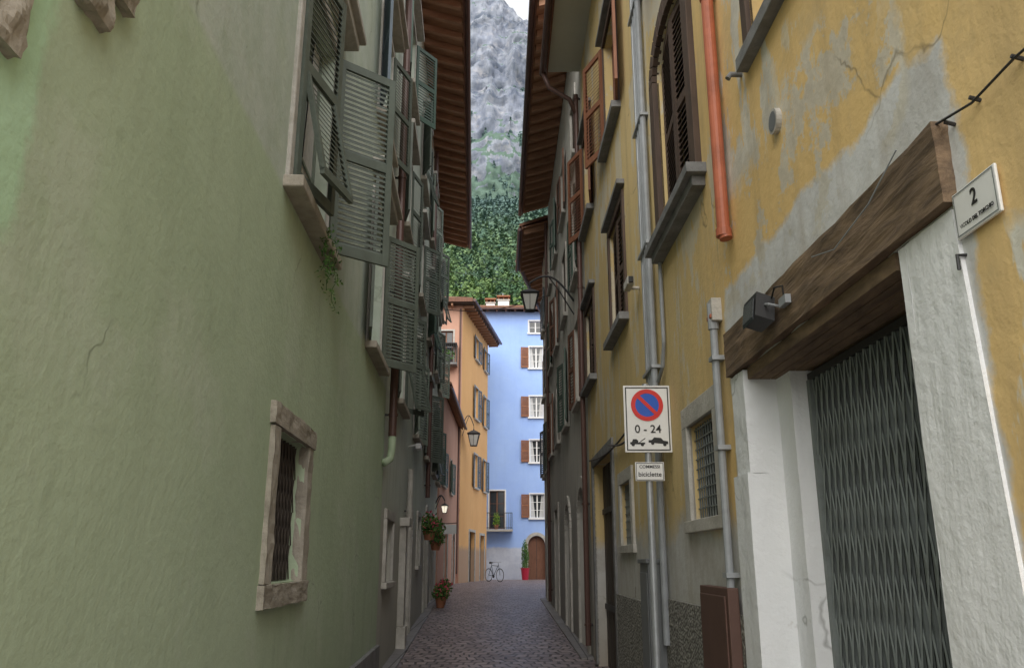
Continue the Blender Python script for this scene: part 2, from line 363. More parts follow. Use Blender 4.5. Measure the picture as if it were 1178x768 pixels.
def roof(mb,fr,s0,s1,H,D,ov,pitch=.3,sp=.5,e0=.3,e1=.3,soffit='eave',raf='rafter',gut='brpipe',rise=.25,rafters=True,rh=.15):
    P=fr.P
    mb.hexa([P(s0-e0,H+.16,ov),P(s1+e1,H+.16,ov),P(s1+e1,H+rise+.16,-.02),P(s0-e0,H+rise+.16,-.02),
             P(s0-e0,H+.19,ov),P(s1+e1,H+.19,ov),P(s1+e1,H+rise+.19,-.02),P(s0-e0,H+rise+.19,-.02)],soffit)
    if rafters:
        s=s0+.15
        while s<s1:
            mb.hexa([P(s,H+.16-rh,ov-.04),P(s+.11,H+.16-rh,ov-.04),P(s+.11,H+rise+.14-rh,0),P(s,H+rise+.14-rh,0),
                     P(s,H+.157,ov-.04),P(s+.11,H+.157,ov-.04),P(s+.11,H+rise+.157,0),P(s,H+rise+.157,0)],raf); s+=sp
    mb.box(fr,s0-e0,s1+e1,H+.1,H+.26,ov,ov+.03,'brown')
    zr=H+.19; k=pitch*(D/2+ov)+rise*.4
    for sgn in (0,1):
        o_e=ov+.1 if sgn==0 else -D-.5
        mb.hexa([P(s0-e0,zr+.03,o_e),P(s1+e1,zr+.03,o_e),P(s1+e1,zr+k+rise,-D/2),P(s0-e0,zr+k+rise,-D/2),
                 P(s0-e0,zr+.12,o_e),P(s1+e1,zr+.12,o_e),P(s1+e1,zr+k+rise+.12,-D/2),P(s0-e0,zr+k+rise+.12,-D/2)],'tile')
    mb.tube([P(s0-e0,H+.12,ov+.1),P(s1+e1,H+.12,ov+.1)],.06,gut,10)

def bars_grid(mb,fr,a,b,c,d,o,st,r,m):
    x=a
    while x<=b+1e-4: mb.box(fr,x-r,x+r,c,d,o-r,o+r,m); x+=st
    z=c+st
    while z<d: mb.box(fr,a,b,z-r,z+r,o+r,o+2*r,m); z+=st
def scissor(mb,fr,a,b,c,d,o,nb,m,r=.008,zig=6,rr=.006):
    w=(b-a)/nb
    for i in range(nb+1):
        s=a+w*i; mb.box(fr,s-r,s+r,c,d,o-.012,o+.012,m)
    H=d-c; ln=H/zig
    for k in range(zig):
        for i in range(nb):
            s=a+w*i
            for flip in (0,1):
                za,zb=(c+k*ln,c+(k+1)*ln) if not flip else (c+(k+1)*ln,c+k*ln)
                p=fr.P(s,za,o+.018+flip*.008); q=fr.P(s+w,zb,o+.018+flip*.008)
                mb.tube([p,q],rr,m,4,cap=False)

# ================================================================== GROUND
g=MB('ground'); ys=[-400,-60,-20,0,10,15,20,24,28,35,42,50,60,80,100,112]
for a,b in zip(ys,ys[1:]): g.face([(-600,a,gz(a)-.012),(600,a,gz(a)-.012),(600,b,gz(b)-.012),(-600,b,gz(b)-.012)],'ground')
g.done()
st=MB('street'); ys=[-30,-10,0,5,10,15,20,24,28,35,42,50,60]
def xr(y): return (-1.33-.0447*y+.02, 1.5-.014*y-.02)
for a,b in zip(ys,ys[1:]):
    la,ra=(-6,6) if a>=28 or a<-3 else (xr(a)[0]-.2,xr(a)[1]+.2); lb,rb=(-6,6) if (a>=28 or b<-3) else (xr(b)[0]-.2,xr(b)[1]+.2)
    st.face([(la,a,gz(a)),(ra,a,gz(a)),(rb,b,gz(b)),(lb,b,gz(b))],'setts')
st.done()
kb=MB('kerb')
for fr,s0,s1 in ((FL,-.3,30),(FR,5.2,28)):
    s=s0
    while s<s1:
        e=min(s+1.1,s1)
        if not (fr is FR and 10.8<s<13.6): kb.hexa([fr.P(s+.006,gz(s)-.1,0),fr.P(e,gz(e)-.1,0),fr.P(e,gz(e)-.1,.2),fr.P(s+.006,gz(s)-.1,.2),fr.P(s+.006,gz(s)+.04,0),fr.P(e,gz(e)+.04,0),fr.P(e,gz(e)+.03,.2),fr.P(s+.006,gz(s)+.03,.2)],'flag')
        s=e
kb.done(bevel=.01)

# ================================================================== GREEN HOUSE (left, near)
gh=empty('green_house')
w=MB('walls')
cols=[(5.3,6.7),(9.7,11.0)]
ops=[(5.5,6.5,1.46,2.46,.14)]
for a,b in cols: ops.append((a,b,4.15,6.1))
ops.append((9.7,11.0,7.3,9.0)); ops.append((1.45,2.3,3.75,5.6))
wall(w,FL,-.3,7.0,-.3,7.0,ops,'green'); shell(w,FL,-.3,7.0,-.3,7.0,8,'green',1.2)  # unseen near section kept low and short so daylight reaches the alley
wall(w,FL,7.0,12.05,-.3,11.2,ops,'green'); shell(w,FL,7.0,12.05,-.3,11.2,8,'green',1.2); w.done(gh)
r=MB('roof'); roof(r,FL,-.3,7.0,6.95,8,.2,e1=0); roof(r,FL,7.0,12.05,11.1,8,.25,e0=.1,e1=0); r.done(gh)
t=MB('stone_window_surround')
t.box(FL,5.33,5.5,1.46,2.46,-.05,.035,'stone'); t.box(FL,6.5,6.67,1.46,2.46,-.05,.03,'stone')
t.box(FL,5.30,6.70,2.465,2.61,-.05,.04,'stone'); t.box(FL,5.31,6.69,1.31,1.455,-.05,.045,'stone'); t.done(gh,rough=.04)
t=MB('scissor_grille'); scissor(t,FL,5.52,6.48,1.47,2.45,-.09,9,'rusty',zig=4,r=.006,rr=.005); t.done(gh)
t=MB('windows')
for a,b in cols: window(t,FL,a,b,4.15,6.1,'gshut3',curtain=True)
window(t,FL,9.7,11.0,7.3,9.0,'gshut3',curtain=True)
window(t,FL,1.45,2.3,3.75,5.6,'gshut3'); t.done(gh)
t=MB('stone_trim')
for a,b,c,d in ((5.3,6.7,4.15,6.1),(9.7,11,4.15,6.1),(9.7,11,7.3,9.0)):
    surround(t,FL,a,b,c,d,.11,'stonel',.03,ms='stone',so=.14)
    z=d+.26
    t.box(FL,a-.22,b+.3,z,z+.1,0,.16,'stonel'); t.box(FL,a-.27,b+.35,z+.1,z+.17,0,.22,'stonel')
surround(t,FL,1.45,2.3,3.75,5.6,.13,'stone',.04,so=.09)
t.done(gh,bevel=.012)
t=MB('broken_sill_corbels'); t.box(FL,2.22,2.66,3.54,3.72,-.02,.05,'stone'); t.box(FL,2.3,2.5,3.38,3.54,-.02,.04,'stone'); t.box(FL,1.75,2.04,2.96,3.35,-.02,.04,'stone'); t.done(gh,rough=.09)
t=MB('shutters')
shutter(t,FL,5.3,4.18,6.08,.66,14,1,'gshut',flap=.18); shutter(t,FL,6.7,4.18,6.08,.60,128,-1,'gshut')
shutter(t,FL,9.7,4.18,6.08,.64,172,1,'gshut'); shutter(t,FL,11.0,4.18,6.08,.64,138,-1,'gshut')
shutter(t,FL,9.7,7.32,8.98,.64,165,1,'bshut'); shutter(t,FL,11.0,7.32,8.98,.64,160,-1,'gshut'); t.done(gh)
t=MB('plinth'); t.box(FL,9.3,12.0,-.2,.5,0,.06,'stoneg'); t.done(gh,bevel=.01)

# ================================================================== PALE GREEN HOUSE
ph=empty('pale_green_house'); w=MB('walls')
cols=[(13.6,14.9),(17.6,18.9),(21.4,22.7),(25.4,26.7),(28.4,29.5)]; rows=[(4.2,6.1),(7.35,9.05),(10.2,11.9)]
ops=[(a,b,c,d) for a,b in cols for c,d in rows]
ops+=[(12.6,13.6,1.3,2.2),(16.4,17.7,.0,2.7,.3),(19.6,20.6,1.5,2.6),(22.6,24.0,.0,2.9,.3),(26.2,27.4,.0,2.7,.3)]
wall(w,FL,12.05,30,-.3,13.5,ops,'palegreen'); shell(w,FL,12.05,30,-.3,13.5,8,'palegreen',1.2)
for a,b,zs,zt in ((16.4,17.7,2.1,2.7),(22.6,24.0,2.2,2.9)): arch(w,FL,a,b,zs,zt,'palegreen')
w.done(ph)
r=MB('roof'); roof(r,FL,12.05,30,13.25,8,.95,e0=0,e1=.15,sp=.55); r.done(ph)
t=MB('windows')
for i,(a,b) in enumerate(cols):
    for c,d in rows: window(t,FL,a,b,c,d,'whitep' if i%2 else 'gshut3',curtain=(i%2==0))
window(t,FL,19.6,20.6,1.5,2.6,'brown'); t.done(ph)
t=MB('stone_trim')
for a,b in cols:
    for c,d in rows:
        surround(t,FL,a,b,c,d,.11,'stonel',.03,ms='stone',so=.14); t.box(FL,a-.2,b+.2,d+.2,d+.29,0,.17,'stonel')
surround(t,FL,12.6,13.6,1.3,2.2,.15,'stonel',.05,so=.08); surround(t,FL,19.6,20.6,1.5,2.6,.12,'stonel',.04,so=.08)
for a,b,zs,zt in ((16.4,17.7,2.1,2.7),(22.6,24.0,2.2,2.9)): arch_trim(t,FL,a,b,.1,zs,zt,.2,-.02,.05,'stonel')
surround(t,FL,26.2,27.4,.2,2.7,.16,'stonel',.04,sill=False)
t.box(FL,15.1,15.5,.0,.5,0,.16,'stonel'); t.box(FL,15.15,15.45,.5,2.2,0,.12,'stonel'); t.box(FL,15.08,15.52,2.2,2.35,0,.18,'stonel')
t.done(ph,bevel=.012)
t=MB('doors')
for a,b in ((16.4,17.7),(22.6,24.0),(26.2,27.4)):
    t.box(FL,a,b,.1,2.9 if a==22.6 else 2.7,-.29,-.22,'door'); t.box(FL,(a+b)/2-.01,(a+b)/2+.01,.1,2.6,-.22,-.21,'iron')
bars_grid(t,FL,12.65,13.55,1.3,2.2,-.06,.15,.008,'iron'); t.done(ph)
t=MB('shutters')
ang=[(172,150),(168,165),(174,142),(160,170),(170,158)]
for i,(a,b) in enumerate(cols):
    for j,(c,d) in enumerate(rows):
        m=['gshut','gshut3','gshut','gshut','gshut2'][(i+j*2)%5]; x,y=ang[(i+j)%5]
        shutter(t,FL,a,c+.02,d-.02,.62,x,1,m,.06); shutter(t,FL,b,c+.02,d-.02,.62,y,-1,m,.06,flap=.2 if (i+j)%3==0 else 0)
t.done(ph)

# ================================================================== YELLOW HOUSE (right, near)
yh=empty('yellow_house'); w=MB('walls')
ops=[(2.84,4.98,-.25,2.735,.36),(5.7,6.52,1.9,2.62,.10),(9.55,10.35,1.78,2.5,.10),(11.1,13.35,-.25,3.05,.3),
     (5.8,7.05,4.42,6.35),(9.4,10.65,4.42,5.9),(12.7,13.95,4.42,5.75),
     (9.4,10.65,7.2,8.9),(12.5,13.7,7.2,8.9),(2.6,4.3,4.56,6.1)]
wall(w,FR,-.3,7.1,-.3,7.3,ops,'yellow'); shell(w,FR,-.3,7.1,-.3,7.3,9,'yellow',1.3)  # near part's top, out of view, lowered to admit more light
wall(w,FR,7.1,14.0,-.3,10.7,ops,'yellow'); shell(w,FR,7.1,14.0,-.3,10.7,9,'yellow',1.3)
arch(w,FR,5.8,7.05,6.05,6.35,'yellow',depth=.2); w.done(yh)
r=MB('roof'); roof(r,FR,-.3,7.1,7.35,9,.2,e1=0,soffit='soffit',rafters=False,rise=.02); roof(r,FR,7.1,14.0,10.5,9,.62,e0=.1,e1=0,soffit='soffit',rafters=False,rise=.02); r.done(yh)
t=MB('whitewashed_jambs')
t.hexa([FR.P(2.36,-.2,-.01),FR.P(2.85,-.2,-.01),FR.P(2.85,-.2,.016),FR.P(2.36,-.2,.016),FR.P(2.52,2.72,-.01),FR.P(2.85,2.72,-.01),FR.P(2.85,2.72,.014),FR.P(2.52,2.72,.014)],'white')
t.box(FR,2.85,2.90,-.2,2.72,-.33,.014,'white')
t.box(FR,4.9,5.2,-.2,2.1,-.33,.045,'white')
t.box(FR,4.9,5.16,2.1,2.72,-.33,.03,'white')
t.box(FR,4.66,4.9,-.2,2.67,-.34,-.17,'white')
t.done(yh,rough=.012)
t=MB('oak_lintel'); t.box(FR,2.5,5.2,2.735,3.02,-.3,.05,'beam'); t.done(yh,rough=.04)
t=MB('lintel_soffit')
for i in range(5): t.box(FR,2.95,4.89,2.66,2.73,-.34+i*.07,-.276+i*.07,'beam')
t.done(yh)
t=MB('scissor_gate')
G=Fr((1.82,0),(-.014,1),(-1,-.014))
scissor(t,G,2.9,4.62,.02,2.60,.02,22,'gate',r=.011,zig=6,rr=.006)
t.box(G,2.85,4.68,2.6,2.64,-.0,.05,'iron'); t.box(G,4.62,4.66,0,2.6,-.0,.06,'gate'); t.box(G,4.655,4.68,.95,1.05,.06,.1,'rustbox')
t.box(G,2.85,4.68,.01,.05,-.0,.05,'iron'); t.done(yh)
t=MB('stone_trim')
surround(t,FR,5.7,6.52,1.9,2.62,.16,'stonel',.03,so=.04); surround(t,FR,9.55,10.35,1.78,2.5,.15,'stonel',.03,so=.04)
surround(t,FR,11.1,13.35,.1,3.05,.14,'stoneg',.03,sill=False)
for a,b,c,d,so in ((9.4,10.65,4.42,5.9,.12),(12.7,13.95,4.42,5.75,.12),(9.4,10.65,7.2,8.9,.12),(12.5,13.7,7.2,8.9,.12),(2.6,4.3,4.56,6.1,.07)):
    surround(t,FR,a,b,c,d,.1,'dkbrown',.03,so=so,ms='stoneg'); t.box(FR,a-.18,b+.18,d+.14,d+.2,0,.1,'stoneg')
t.box(FR,5.62,5.8,4.42,6.05,-.02,.05,'dkbrown'); t.box(FR,7.05,7.23,4.42,6.05,-.02,.05,'dkbrown')
arch_trim(t,FR,5.8,7.05,6.04,6.05,6.35,.18,-.02,.05,'dkbrown'); t.box(FR,5.5,7.3,4.34,4.42,-.02,.15,'stoneg'); t.box(FR,5.56,7.24,4.26,4.34,-.02,.1,'stoneg')
t.done(yh,bevel=.012)
t=MB('window_grilles'); bars_grid(t,FR,5.72,6.5,1.91,2.61,-.04,.075,.005,'gate'); bars_grid(t,FR,9.57,10.33,1.79,2.49,-.04,.09,.005,'gate'); t.done(yh)
t=MB('windows')
for a,b,c,d in ((9.4,10.65,7.2,8.9),(12.5,13.7,7.2,8.9),(2.6,4.3,4.56,6.1)): window(t,FR,a,b,c,d,'brown')
t.done(yh)
t=MB('shutters')
for a,b,d in ((5.82,7.03,6.3),(9.42,10.63,5.88),(12.72,13.93,5.73)):
    shutter(t,FR,a,4.44,d,.6,4,1,'dkbrown',.055,-.06); shutter(t,FR,b,4.44,d,.6,4,-1,'dkbrown',.055,-.06)
for a,b in ((9.4,10.65),(12.5,13.7)):
    shutter(t,FR,a,7.22,8.88,.6,172,1,'rust',.055); shutter(t,FR,b,7.22,8.88,.6,160,-1,'rust',.055)
t.done(yh)
t=MB('plank_door')
for i in range(9):
    a=11.1+i*.25; t.box(FR,a+.004,a+.246,.02,3.04,-.2,-.14-(i%2)*.006,'door')
t.box(FR,11.15,13.3,.9,.98,-.14,-.11,'iron'); t.box(FR,11.15,13.3,2.3,2.38,-.14,-.11,'iron'); t.done(yh)
t=MB('pebbledash_plinth'); t.box(FR,5.22,9.0,-.2,1.28,0,.03,'pebble'); t.box(FR,9.0,10.94,-.2,1.2,0,.028,'pebble'); t.done(yh)

# ================================================================== RIGHT ROW BEYOND
def rowhouse(name,fr,s0,s1,H,ov,cols,rows,doors,m,shm,gz0,**k):
    e=empty(name); w=MB('walls'); ops=[(a,b,c,d) for a,b in cols for c,d in rows]+[(a,b,gz0-.1,d,.3) for a,b,d,ar in doors]
    wall(w,fr,s0,s1,-.3,H,ops,m); shell(w,fr,s0,s1,-.3,H,9,m,1.3)
    for a,b,d,ar in doors:
        if ar: arch(w,fr,a,b,d-.55,d,m)
    w.done(e); r=MB('roof'); roof(r,fr,s0,s1,H-.2,9,ov,e0=0,e1=.1,**k); r.done(e)
    t=MB('trim'); d2=MB('doors'); wi=MB('windows'); sh=MB('shutters')
    for i,(a,b) in enumerate(cols):
        for j,(c,d) in enumerate(rows):
            surround(t,fr,a,b,c,d,.11,'stonel',.03,so=.1); window(wi,fr,a,b,c,d,'whitep',curtain=(i+j)%2==0)
            mm=shm[(i+j)%len(shm)]; hw=(b-a)/2-.01
            if (i+j)%3==2: shutter(sh,fr,a+.01,c+.02,d-.02,hw,3,1,mm,.06,-.04); shutter(sh,fr,b-.01,c+.02,d-.02,hw,3,-1,mm,.06,-.04)
            else: shutter(sh,fr,a,c+.02,d-.02,hw,[176,171,174][(i+j)%3],1,mm,.06); shutter(sh,fr,b,c+.02,d-.02,hw,[172,175,168][(i*2+j)%3],-1,mm,.06)
    for a,b,d,ar in doors:
        if ar: arch_trim(t,fr,a,b,gz0-.1,d-.55,d,.2,-.02,.045,'stonel')
        else: surround(t,fr,a,b,gz0-.1,d,.15,'stonel',.04,sill=False)
        d2.box(fr,a,b,gz0-.1,d,-.29,-.2,'door'); d2.box(fr,(a+b)/2-.012,(a+b)/2+.012,gz0,d-.1,-.2,-.19,'iron')
    t.done(e,bevel=.01); d2.done(e); wi.done(e); sh.done(e); return e
rowhouse('grey_house',FR,14.0,24.6,12.45,.80,[(15.0,16.0),(17.9,18.9),(20.6,21.6),(23.0,24.0)],[(4.5,6.1),(7.0,8.6),(9.5,10.9)],[(14.6,16.0,2.9,True),(18.0,19.2,2.8,True),(21.6,22.9,2.9,False)],'grey',['brown','gshut2','dkbrown'],.15,sp=.5)
rowhouse('cream_house',FR,24.6,28.4,11.9,.82,[(25.2,26.1),(27.1,28.0)],[(4.3,5.9),(6.9,8.4),(9.2,10.6)],[(25.5,26.8,3.0,True)],'grey2',['gshut2','bshut'],.35,sp=.5)
F4=Fr((1.102-.17*28.4,0),(.17,1),(-1,.17))
rowhouse('ochre_house',F4,28.4,37,12.3,.85,[(29.6,30.6),(32.5,33.5),(35.3,36.3)],[(4.4,6.0),(7.1,8.6),(9.6,11.0)],[(31,32.2,3,True)],'grey',['gshut2','brown'],.4,sp=.5)

# ================================================================== BLUE HOUSE
bh=empty('blue_house'); FB=Fr((0,52),(1,0),(0,-1)); w=MB('walls')
rows=[(13.6,15.0),(10.4,11.75),(7.55,8.95),(4.15,5.6)]
colb=[(1.12,2.0),(4.6,5.5)]
ops=[(a,b,c,d) for a,b in colb for c,d in rows]+[(1.12,1.95,15.95,16.75),(4.6,5.5,15.95,16.75),(-1.4,-.45,3.5,5.8),(.98,2.02,.3,3.1,.3)]
wall(w,FB,-2.4,9,-.3,17.4,ops,'blue'); shell(w,FB,-2.4,9,-.3,17.4,10,'blue',1.5); arch(w,FB,.98,2.02,2.55,3.1,'blue'); w.done(bh)
r=MB('roof'); roof(r,FB,-2.4,9,17.3,10,.55,e0=.1,sp=.6,rise=.1,rh=.12); r.done(bh)
t=MB('trim'); wi=MB('windows'); sh=MB('shutters')
for a,b in colb:
    for j,(c,d) in enumerate(rows):
        surround(t,FB,a,b,c,d,.07,'whitep',.03,so=.14); window(wi,FB,a,b,c,d,'whitep',curtain=True)
        shutter(sh,FB,a-.05,c+.02,d-.02,.5,172,1,'rust',.07,.05); shutter(sh,FB,b+.05,c+.02,d-.02,.5,172,-1,'rust',.07,.05)
    window(wi,FB,a,b-.05 if a<2 else b,15.95,16.75,'whitep',cross=1); surround(t,FB,a,b-.05 if a<2 else b,15.95,16.75,.08,'whitep',.03,so=.1)
surround(t,FB,-1.4,-.45,3.5,5.8,.08,'whitep',.03,sill=False); window(wi,FB,-1.4,-.45,3.5,5.8,'brown')
arch_trim(t,FB,.98,2.02,.4,2.55,3.1,.2,-.02,.06,'stonel'); sh.box(FB,.98,2.02,.4,3.1,-.28,-.2,'brown'); sh.box(FB,1.49,1.51,.4,3.0,-.2,-.19,'iron')
t.done(bh); wi.done(bh); sh.done(bh)
t=MB('balcony'); t.box(FB,-1.75,.05,3.33,3.45,0,.9,'stonel')
for z in (3.52,4.4): t.box(FB,-1.72,.02,z,z+.04,.84,.87,'iron'); t.box(FB,-1.72,-1.69,z,z+.04,.01,.84,'iron'); t.box(FB,-.01,.02,z,z+.04,.01,.84,'iron')
for i in range(17): a=-1.70+i*.106; t.box(FB,a,a+.018,3.45,4.4,.845,.865,'iron')
for i in range(8): o=.05+i*.1; t.box(FB,-1.715,-1.7,3.45,4.4,o,o+.015,'iron'); t.box(FB,0,.015,3.45,4.4,o,o+.015,'iron')
t.done(bh)
t=MB('chimneys')
for a,b,z in ((-1.75,-1.15,18.7),(-.95,-.2,18.9)):
    t.box(FB,a,b,17.4,z-.35,-1.9,-1.2,'whitep'); t.box(FB,a-.06,b+.06,z-.35,z-.27,-1.96,-1.14,'stonel')
    for q in range(3):
        u=a+.03+q*(b-a-.1)/2; t.box(FB,u,u+.06,z-.27,z-.08,-1.86,-1.24,'terra')
    t.box(FB,a-.08,b+.08,z-.08,z,-1.98,-1.12,'terra')
t.done(bh)
# ================================================================== ORANGE HOUSE
oh=empty('orange_house'); FO=left(-2.62-.14*42,.14); w=MB('walls')
ro=[(12.7,14.0),(9.3,11.1),(5.5,7.3)]; co=[(45.7,46.8),(48.6,49.5)]
ops=[(a,b,c,d) for a,b in co for c,d in ro]+[(44.6,46.2,.2,3.1,.3),(47.8,49.2,.2,3.0,.3)]
wall(w,FO,42,50,-.3,14.7,ops,'orange')
FP=Fr((0,42),(1,0),(0,-1))
ops=[(-3.85,-3.1,11.5,13.3),(-3.85,-3.1,7.9,9.8),(-3.7,-2.95,.2,2.7,.3)]
wall(w,FP,-10,-2.62,-.3,14.7,ops,'pink')
P=FO.P; w.face([P(50,-.3,0),P(50,-.3,-7),P(50,14.7,-7),P(50,14.7,0)],'orange'); w.face([(-10,42,-.3),(-10,50,-.3),(-10,50,14.7),(-10,42,14.7)],'pink'); w.done(oh)
t=MB('roof')
c=[FO.P(41.4,14.72,.65),FO.P(50.5,14.72,.65),Vector((-10.5,50.5,14.72)),Vector((-10.5,41.4,14.72))]; ap=Vector((-6.3,46,16.6))
t.face([Vector((v.x,v.y,14.70)) for v in c],'door')
for i in range(4):
    a,b=c[i],c[(i+1)%4]; up=Vector((0,0,.22)); t.face([a,b,b+up,a+up],'brown'); t.face([a+up,b+up,ap],'tile')
s=42.0
while s<50.3: t.box(FO,s,s+.1,14.56,14.69,0,.6,'rafter'); s+=.55
x=-9.8
while x<-2.7: t.box(FP,x,x+.1,14.56,14.69,0,.55,'rafter'); x+=.55
t.tube([FO.P(41.4,14.8,.75),FO.P(50.5,14.8,.75)],.08,'brpipe'); t.done(oh)
t=MB('trim'); wi=MB('windows'); sh=MB('shutters')
for a,b in co:
    for c_,d in ro:
        surround(t,FO,a,b,c_,d,.1,'stonel',.03); window(wi,FO,a,b,c_,d,'whitep')
        shutter(sh,FO,a,c_,d,.55,172,1,'bshut',.08); shutter(sh,FO,b,c_,d,.55,172,-1,'bshut',.08)
for c_,d in ((11.5,13.3),(7.9,9.8)): surround(t,FP,-3.85,-3.1,c_,d,.09,'stonel',.03,sill=False); window(wi,FP,-3.85,-3.1,c_,d,'brown')
surround(t,FP,-3.7,-2.95,.4,2.7,.1,'stonel',.03,sill=False); wi.box(FP,-3.7,-2.95,.4,2.7,-.28,-.2,'door')
wi.box(FO,44.6,46.2,.4,3.1,-.28,-.2,'door'); wi.box(FO,47.8,49.2,.4,3.0,-.28,-.2,'door')
surround(t,FO,44.6,46.2,.4,3.1,.13,'stonel',.03,sill=False); surround(t,FO,47.8,49.2,.4,3.0,.13,'stonel',.03,sill=False)
t.box(FP,-10,-2.60,4.0,4.12,0,.06,'pink'); t.done(oh); wi.done(oh); sh.done(oh)
t=MB('balconies')
for z in (11.35,7.75):
    t.box(FP,-4.1,-2.85,z,z+.1,0,.7,'stoneg')
    for i in range(14): a=-4.08+i*.094; t.box(FP,a,a+.02,z+.1,z+1.1,.66,.68,'iron')
    for i in range(7): o=.04+i*.09; t.box(FP,-2.88,-2.86,z+.1,z+1.1,o,o+.02,'iron'); t.box(FP,-4.1,-4.08,z+.1,z+1.1,o,o+.02,'iron')
    t.box(FP,-4.1,-2.85,z+1.1,z+1.14,.01,.7,'iron'); t.leaves((-3.5,41.3,z+.5),(.55,.12,.4),160,.08,'leaf')
t.done(oh)
t=MB('downpipe'); t.tube([(-2.72,41.93,14.5),(-2.72,41.93,1)],.05,'brpipe'); t.done(oh)
lh=rowhouse('terracotta_house',left(-2.75,0.0),31.5,42,8.2,.3,[(33,34),(37,38)],[(4.5,5.9)],[(34.5,36,2.9,False),(39,40.5,2.9,True)],'pink',['gshut2'],.45)

# ================================================================== PIPES & FITTINGS
def vpipe(name,fr,s,z0,z1,o,r,m,clips=True):
    t=MB(name); pts=[fr.P(s,z1,o),fr.P(s,z0,o)]
    t.tube(pts,r,m,12)
    if clips:
        z=z0+.3
        while z<z1: t.tube([fr.P(s,z,o),fr.P(s,z+.035,o)],r+.012,m,12); t.box(fr,s-.012,s+.012,z,z+.03,0,o-r,'iron'); z+=1.9
    return t.done(smooth=False)
vpipe('downpipe',FL,12.0,3.35,11.2,.12,.06,'brpipe')
t=MB('downpipe'); t.tube([FL.P(12.0,3.36,.12),FL.P(12.0,3.15,.12),FL.P(12.0,3.02,.1),FL.P(11.85,2.95,.03)],.055,'grpipe',12); t.done(smooth=True)
vpipe('downpipe',FL,16.0,.3,3.3,.1,.05,'stonel'); vpipe('downpipe',FL,22.0,3.2,13.2,.1,.06,'brpipe')
vpipe('downpipe',FR,14.05,.3,10.2,.08,.045,'brpipe'); vpipe('downpipe',FR,24.5,.5,12,.08,.045,'brpipe')
t=MB('downpipe'); t.tube([FR.P(4.98,7.5,.06),FR.P(4.98,3.68,.06),FR.P(4.97,3.6,.05)],.042,'copper',14)
for z in (3.62,5.4): t.tube([FR.P(4.98,z,.06),FR.P(4.98,z+.05,.06)],.051,'copper',14)
t.done(smooth=False)
t=MB('gutter_bend'); t.tube([FR.P(13.9,10.62,.72),FR.P(13.95,10.3,.6),FR.P(14.05,10.1,.2),FR.P(14.05,9.8,.09)],.045,'brpipe',10); t.done(smooth=True)
t=MB('cable_conduits')
for i,(a,o,r,z0,m) in enumerate(((7.6,.05,.032,.9,'pvc'),(7.74,.045,.028,3.0,'galv'),(7.87,.04,.028,3.2,'pvc'),(8.0,.04,.022,3.3,'galv'))):
    t.tube([FR.P(a,11,o),FR.P(a,z0,o)],r,m,10)
for z in (3.35,4.6,6.0,7.4,8.8): t.box(FR,7.55,8.06,z,z+.03,0,.085,'galv')
t.tube([FR.P(7.2,4.9,.03),FR.P(7.2,3.5,.03),FR.P(7.3,3.3,.03),FR.P(7.5,3.2,.04)],.018,'pvc',8)
for k,(z,s1) in enumerate(((3.2,13.5),(3.12,11.0))):
    pts=[FR.P(7.6+(s1-7.6)*i/14,z-.18*math.sin(math.pi*i/14)-.03*i/14,.05+.01*k) for i in range(15)]; t.tube(pts,.013,'iron',6)
t.done()
t=MB('meter_conduit'); t.tube([FR.P(5.42,3.15,.05),FR.P(5.42,.8,.05),FR.P(5.42,-.1,.06)],.026,'pvc',10); t.tube([FR.P(5.42,3.3,.05),FR.P(5.42,3.12,.05)],.036,'pvc',10)
for z in (1.5,2.3,2.9): t.box(FR,5.37,5.47,z,z+.03,0,.085,'galv')
t.done()
t=MB('junction_box'); t.box(FR,5.36,5.49,3.17,3.33,0,.07,'stonel'); t.box(FR,5.37,5.48,3.19,3.22,.07,.08,'copper'); t.done(bevel=.01)
t=MB('utility_cabinet'); t.box(FR,7.72,8.15,-.1,1.58,.03,.17,'cabinet'); t.box(FR,7.75,8.12,.15,1.5,.17,.18,'cabinet'); t.box(FR,7.7,8.17,1.58,1.62,.02,.19,'cabinet'); t.done(bevel=.006)
t=MB('meter_cabinet'); t.box(FR,5.32,6.05,-.1,1.44,.03,.1,'rustbox'); t.box(FR,5.36,6.01,.1,1.39,.1,.112,'rustbox'); t.box(FR,5.4,5.43,.7,.8,.112,.13,'iron'); t.done(bevel=.006)
t=MB('wall_vent'); C=FR.P(4.02,3.9,.0); n_=FR.N; tv=Vector((FR.T.x,FR.T.y,0)).normalized(); nv=Vector((n_.x,n_.y,0))
t.tube([C,C+nv*.03],.07,'stonel',20); t.disc(C+nv*.032,tv,(0,0,1),.055,'cabinet',20); t.done()
t=MB('pipe_stub'); q=FR.P(4.55,4.53,0); t.tube([q,q+nv*.07,q+nv*.09+Vector((0,0,-.03))],.018,'stoneg',10); t.done()
t=MB('security_camera'); q=FR.P(8.5,4.45,0); t.tube([q,q+nv*.12],.02,'stonel',8); t.box(FR,8.3,8.58,4.43,4.52,.09,.16,'stonel'); t.box(FR,8.27,8.3,4.44,4.51,.10,.15,'black'); t.done(bevel=.008)
t=MB('security_camera'); t.tube([FL.P(16.5,3.8,0),FL.P(16.5,3.85,.2)],.02,'whitep',8); t.box(FL,16.35,16.7,3.75,3.85,.15,.25,'whitep'); t.done(bevel=.008)
t=MB('floodlight'); F=FR
def FP_(s,z,o): return F.P(4.22+(s-4.26)*.72,2.87+(z-2.88)*.8,.06+(o-.08)*.55)
t.hexa([FP_(4.1,2.79,.12),FP_(4.42,2.79,.12),FP_(4.42,2.83,.3),FP_(4.1,2.83,.3),FP_(4.1,2.95,.1),FP_(4.42,2.95,.1),FP_(4.42,2.99,.27),FP_(4.1,2.99,.27)],'iron')
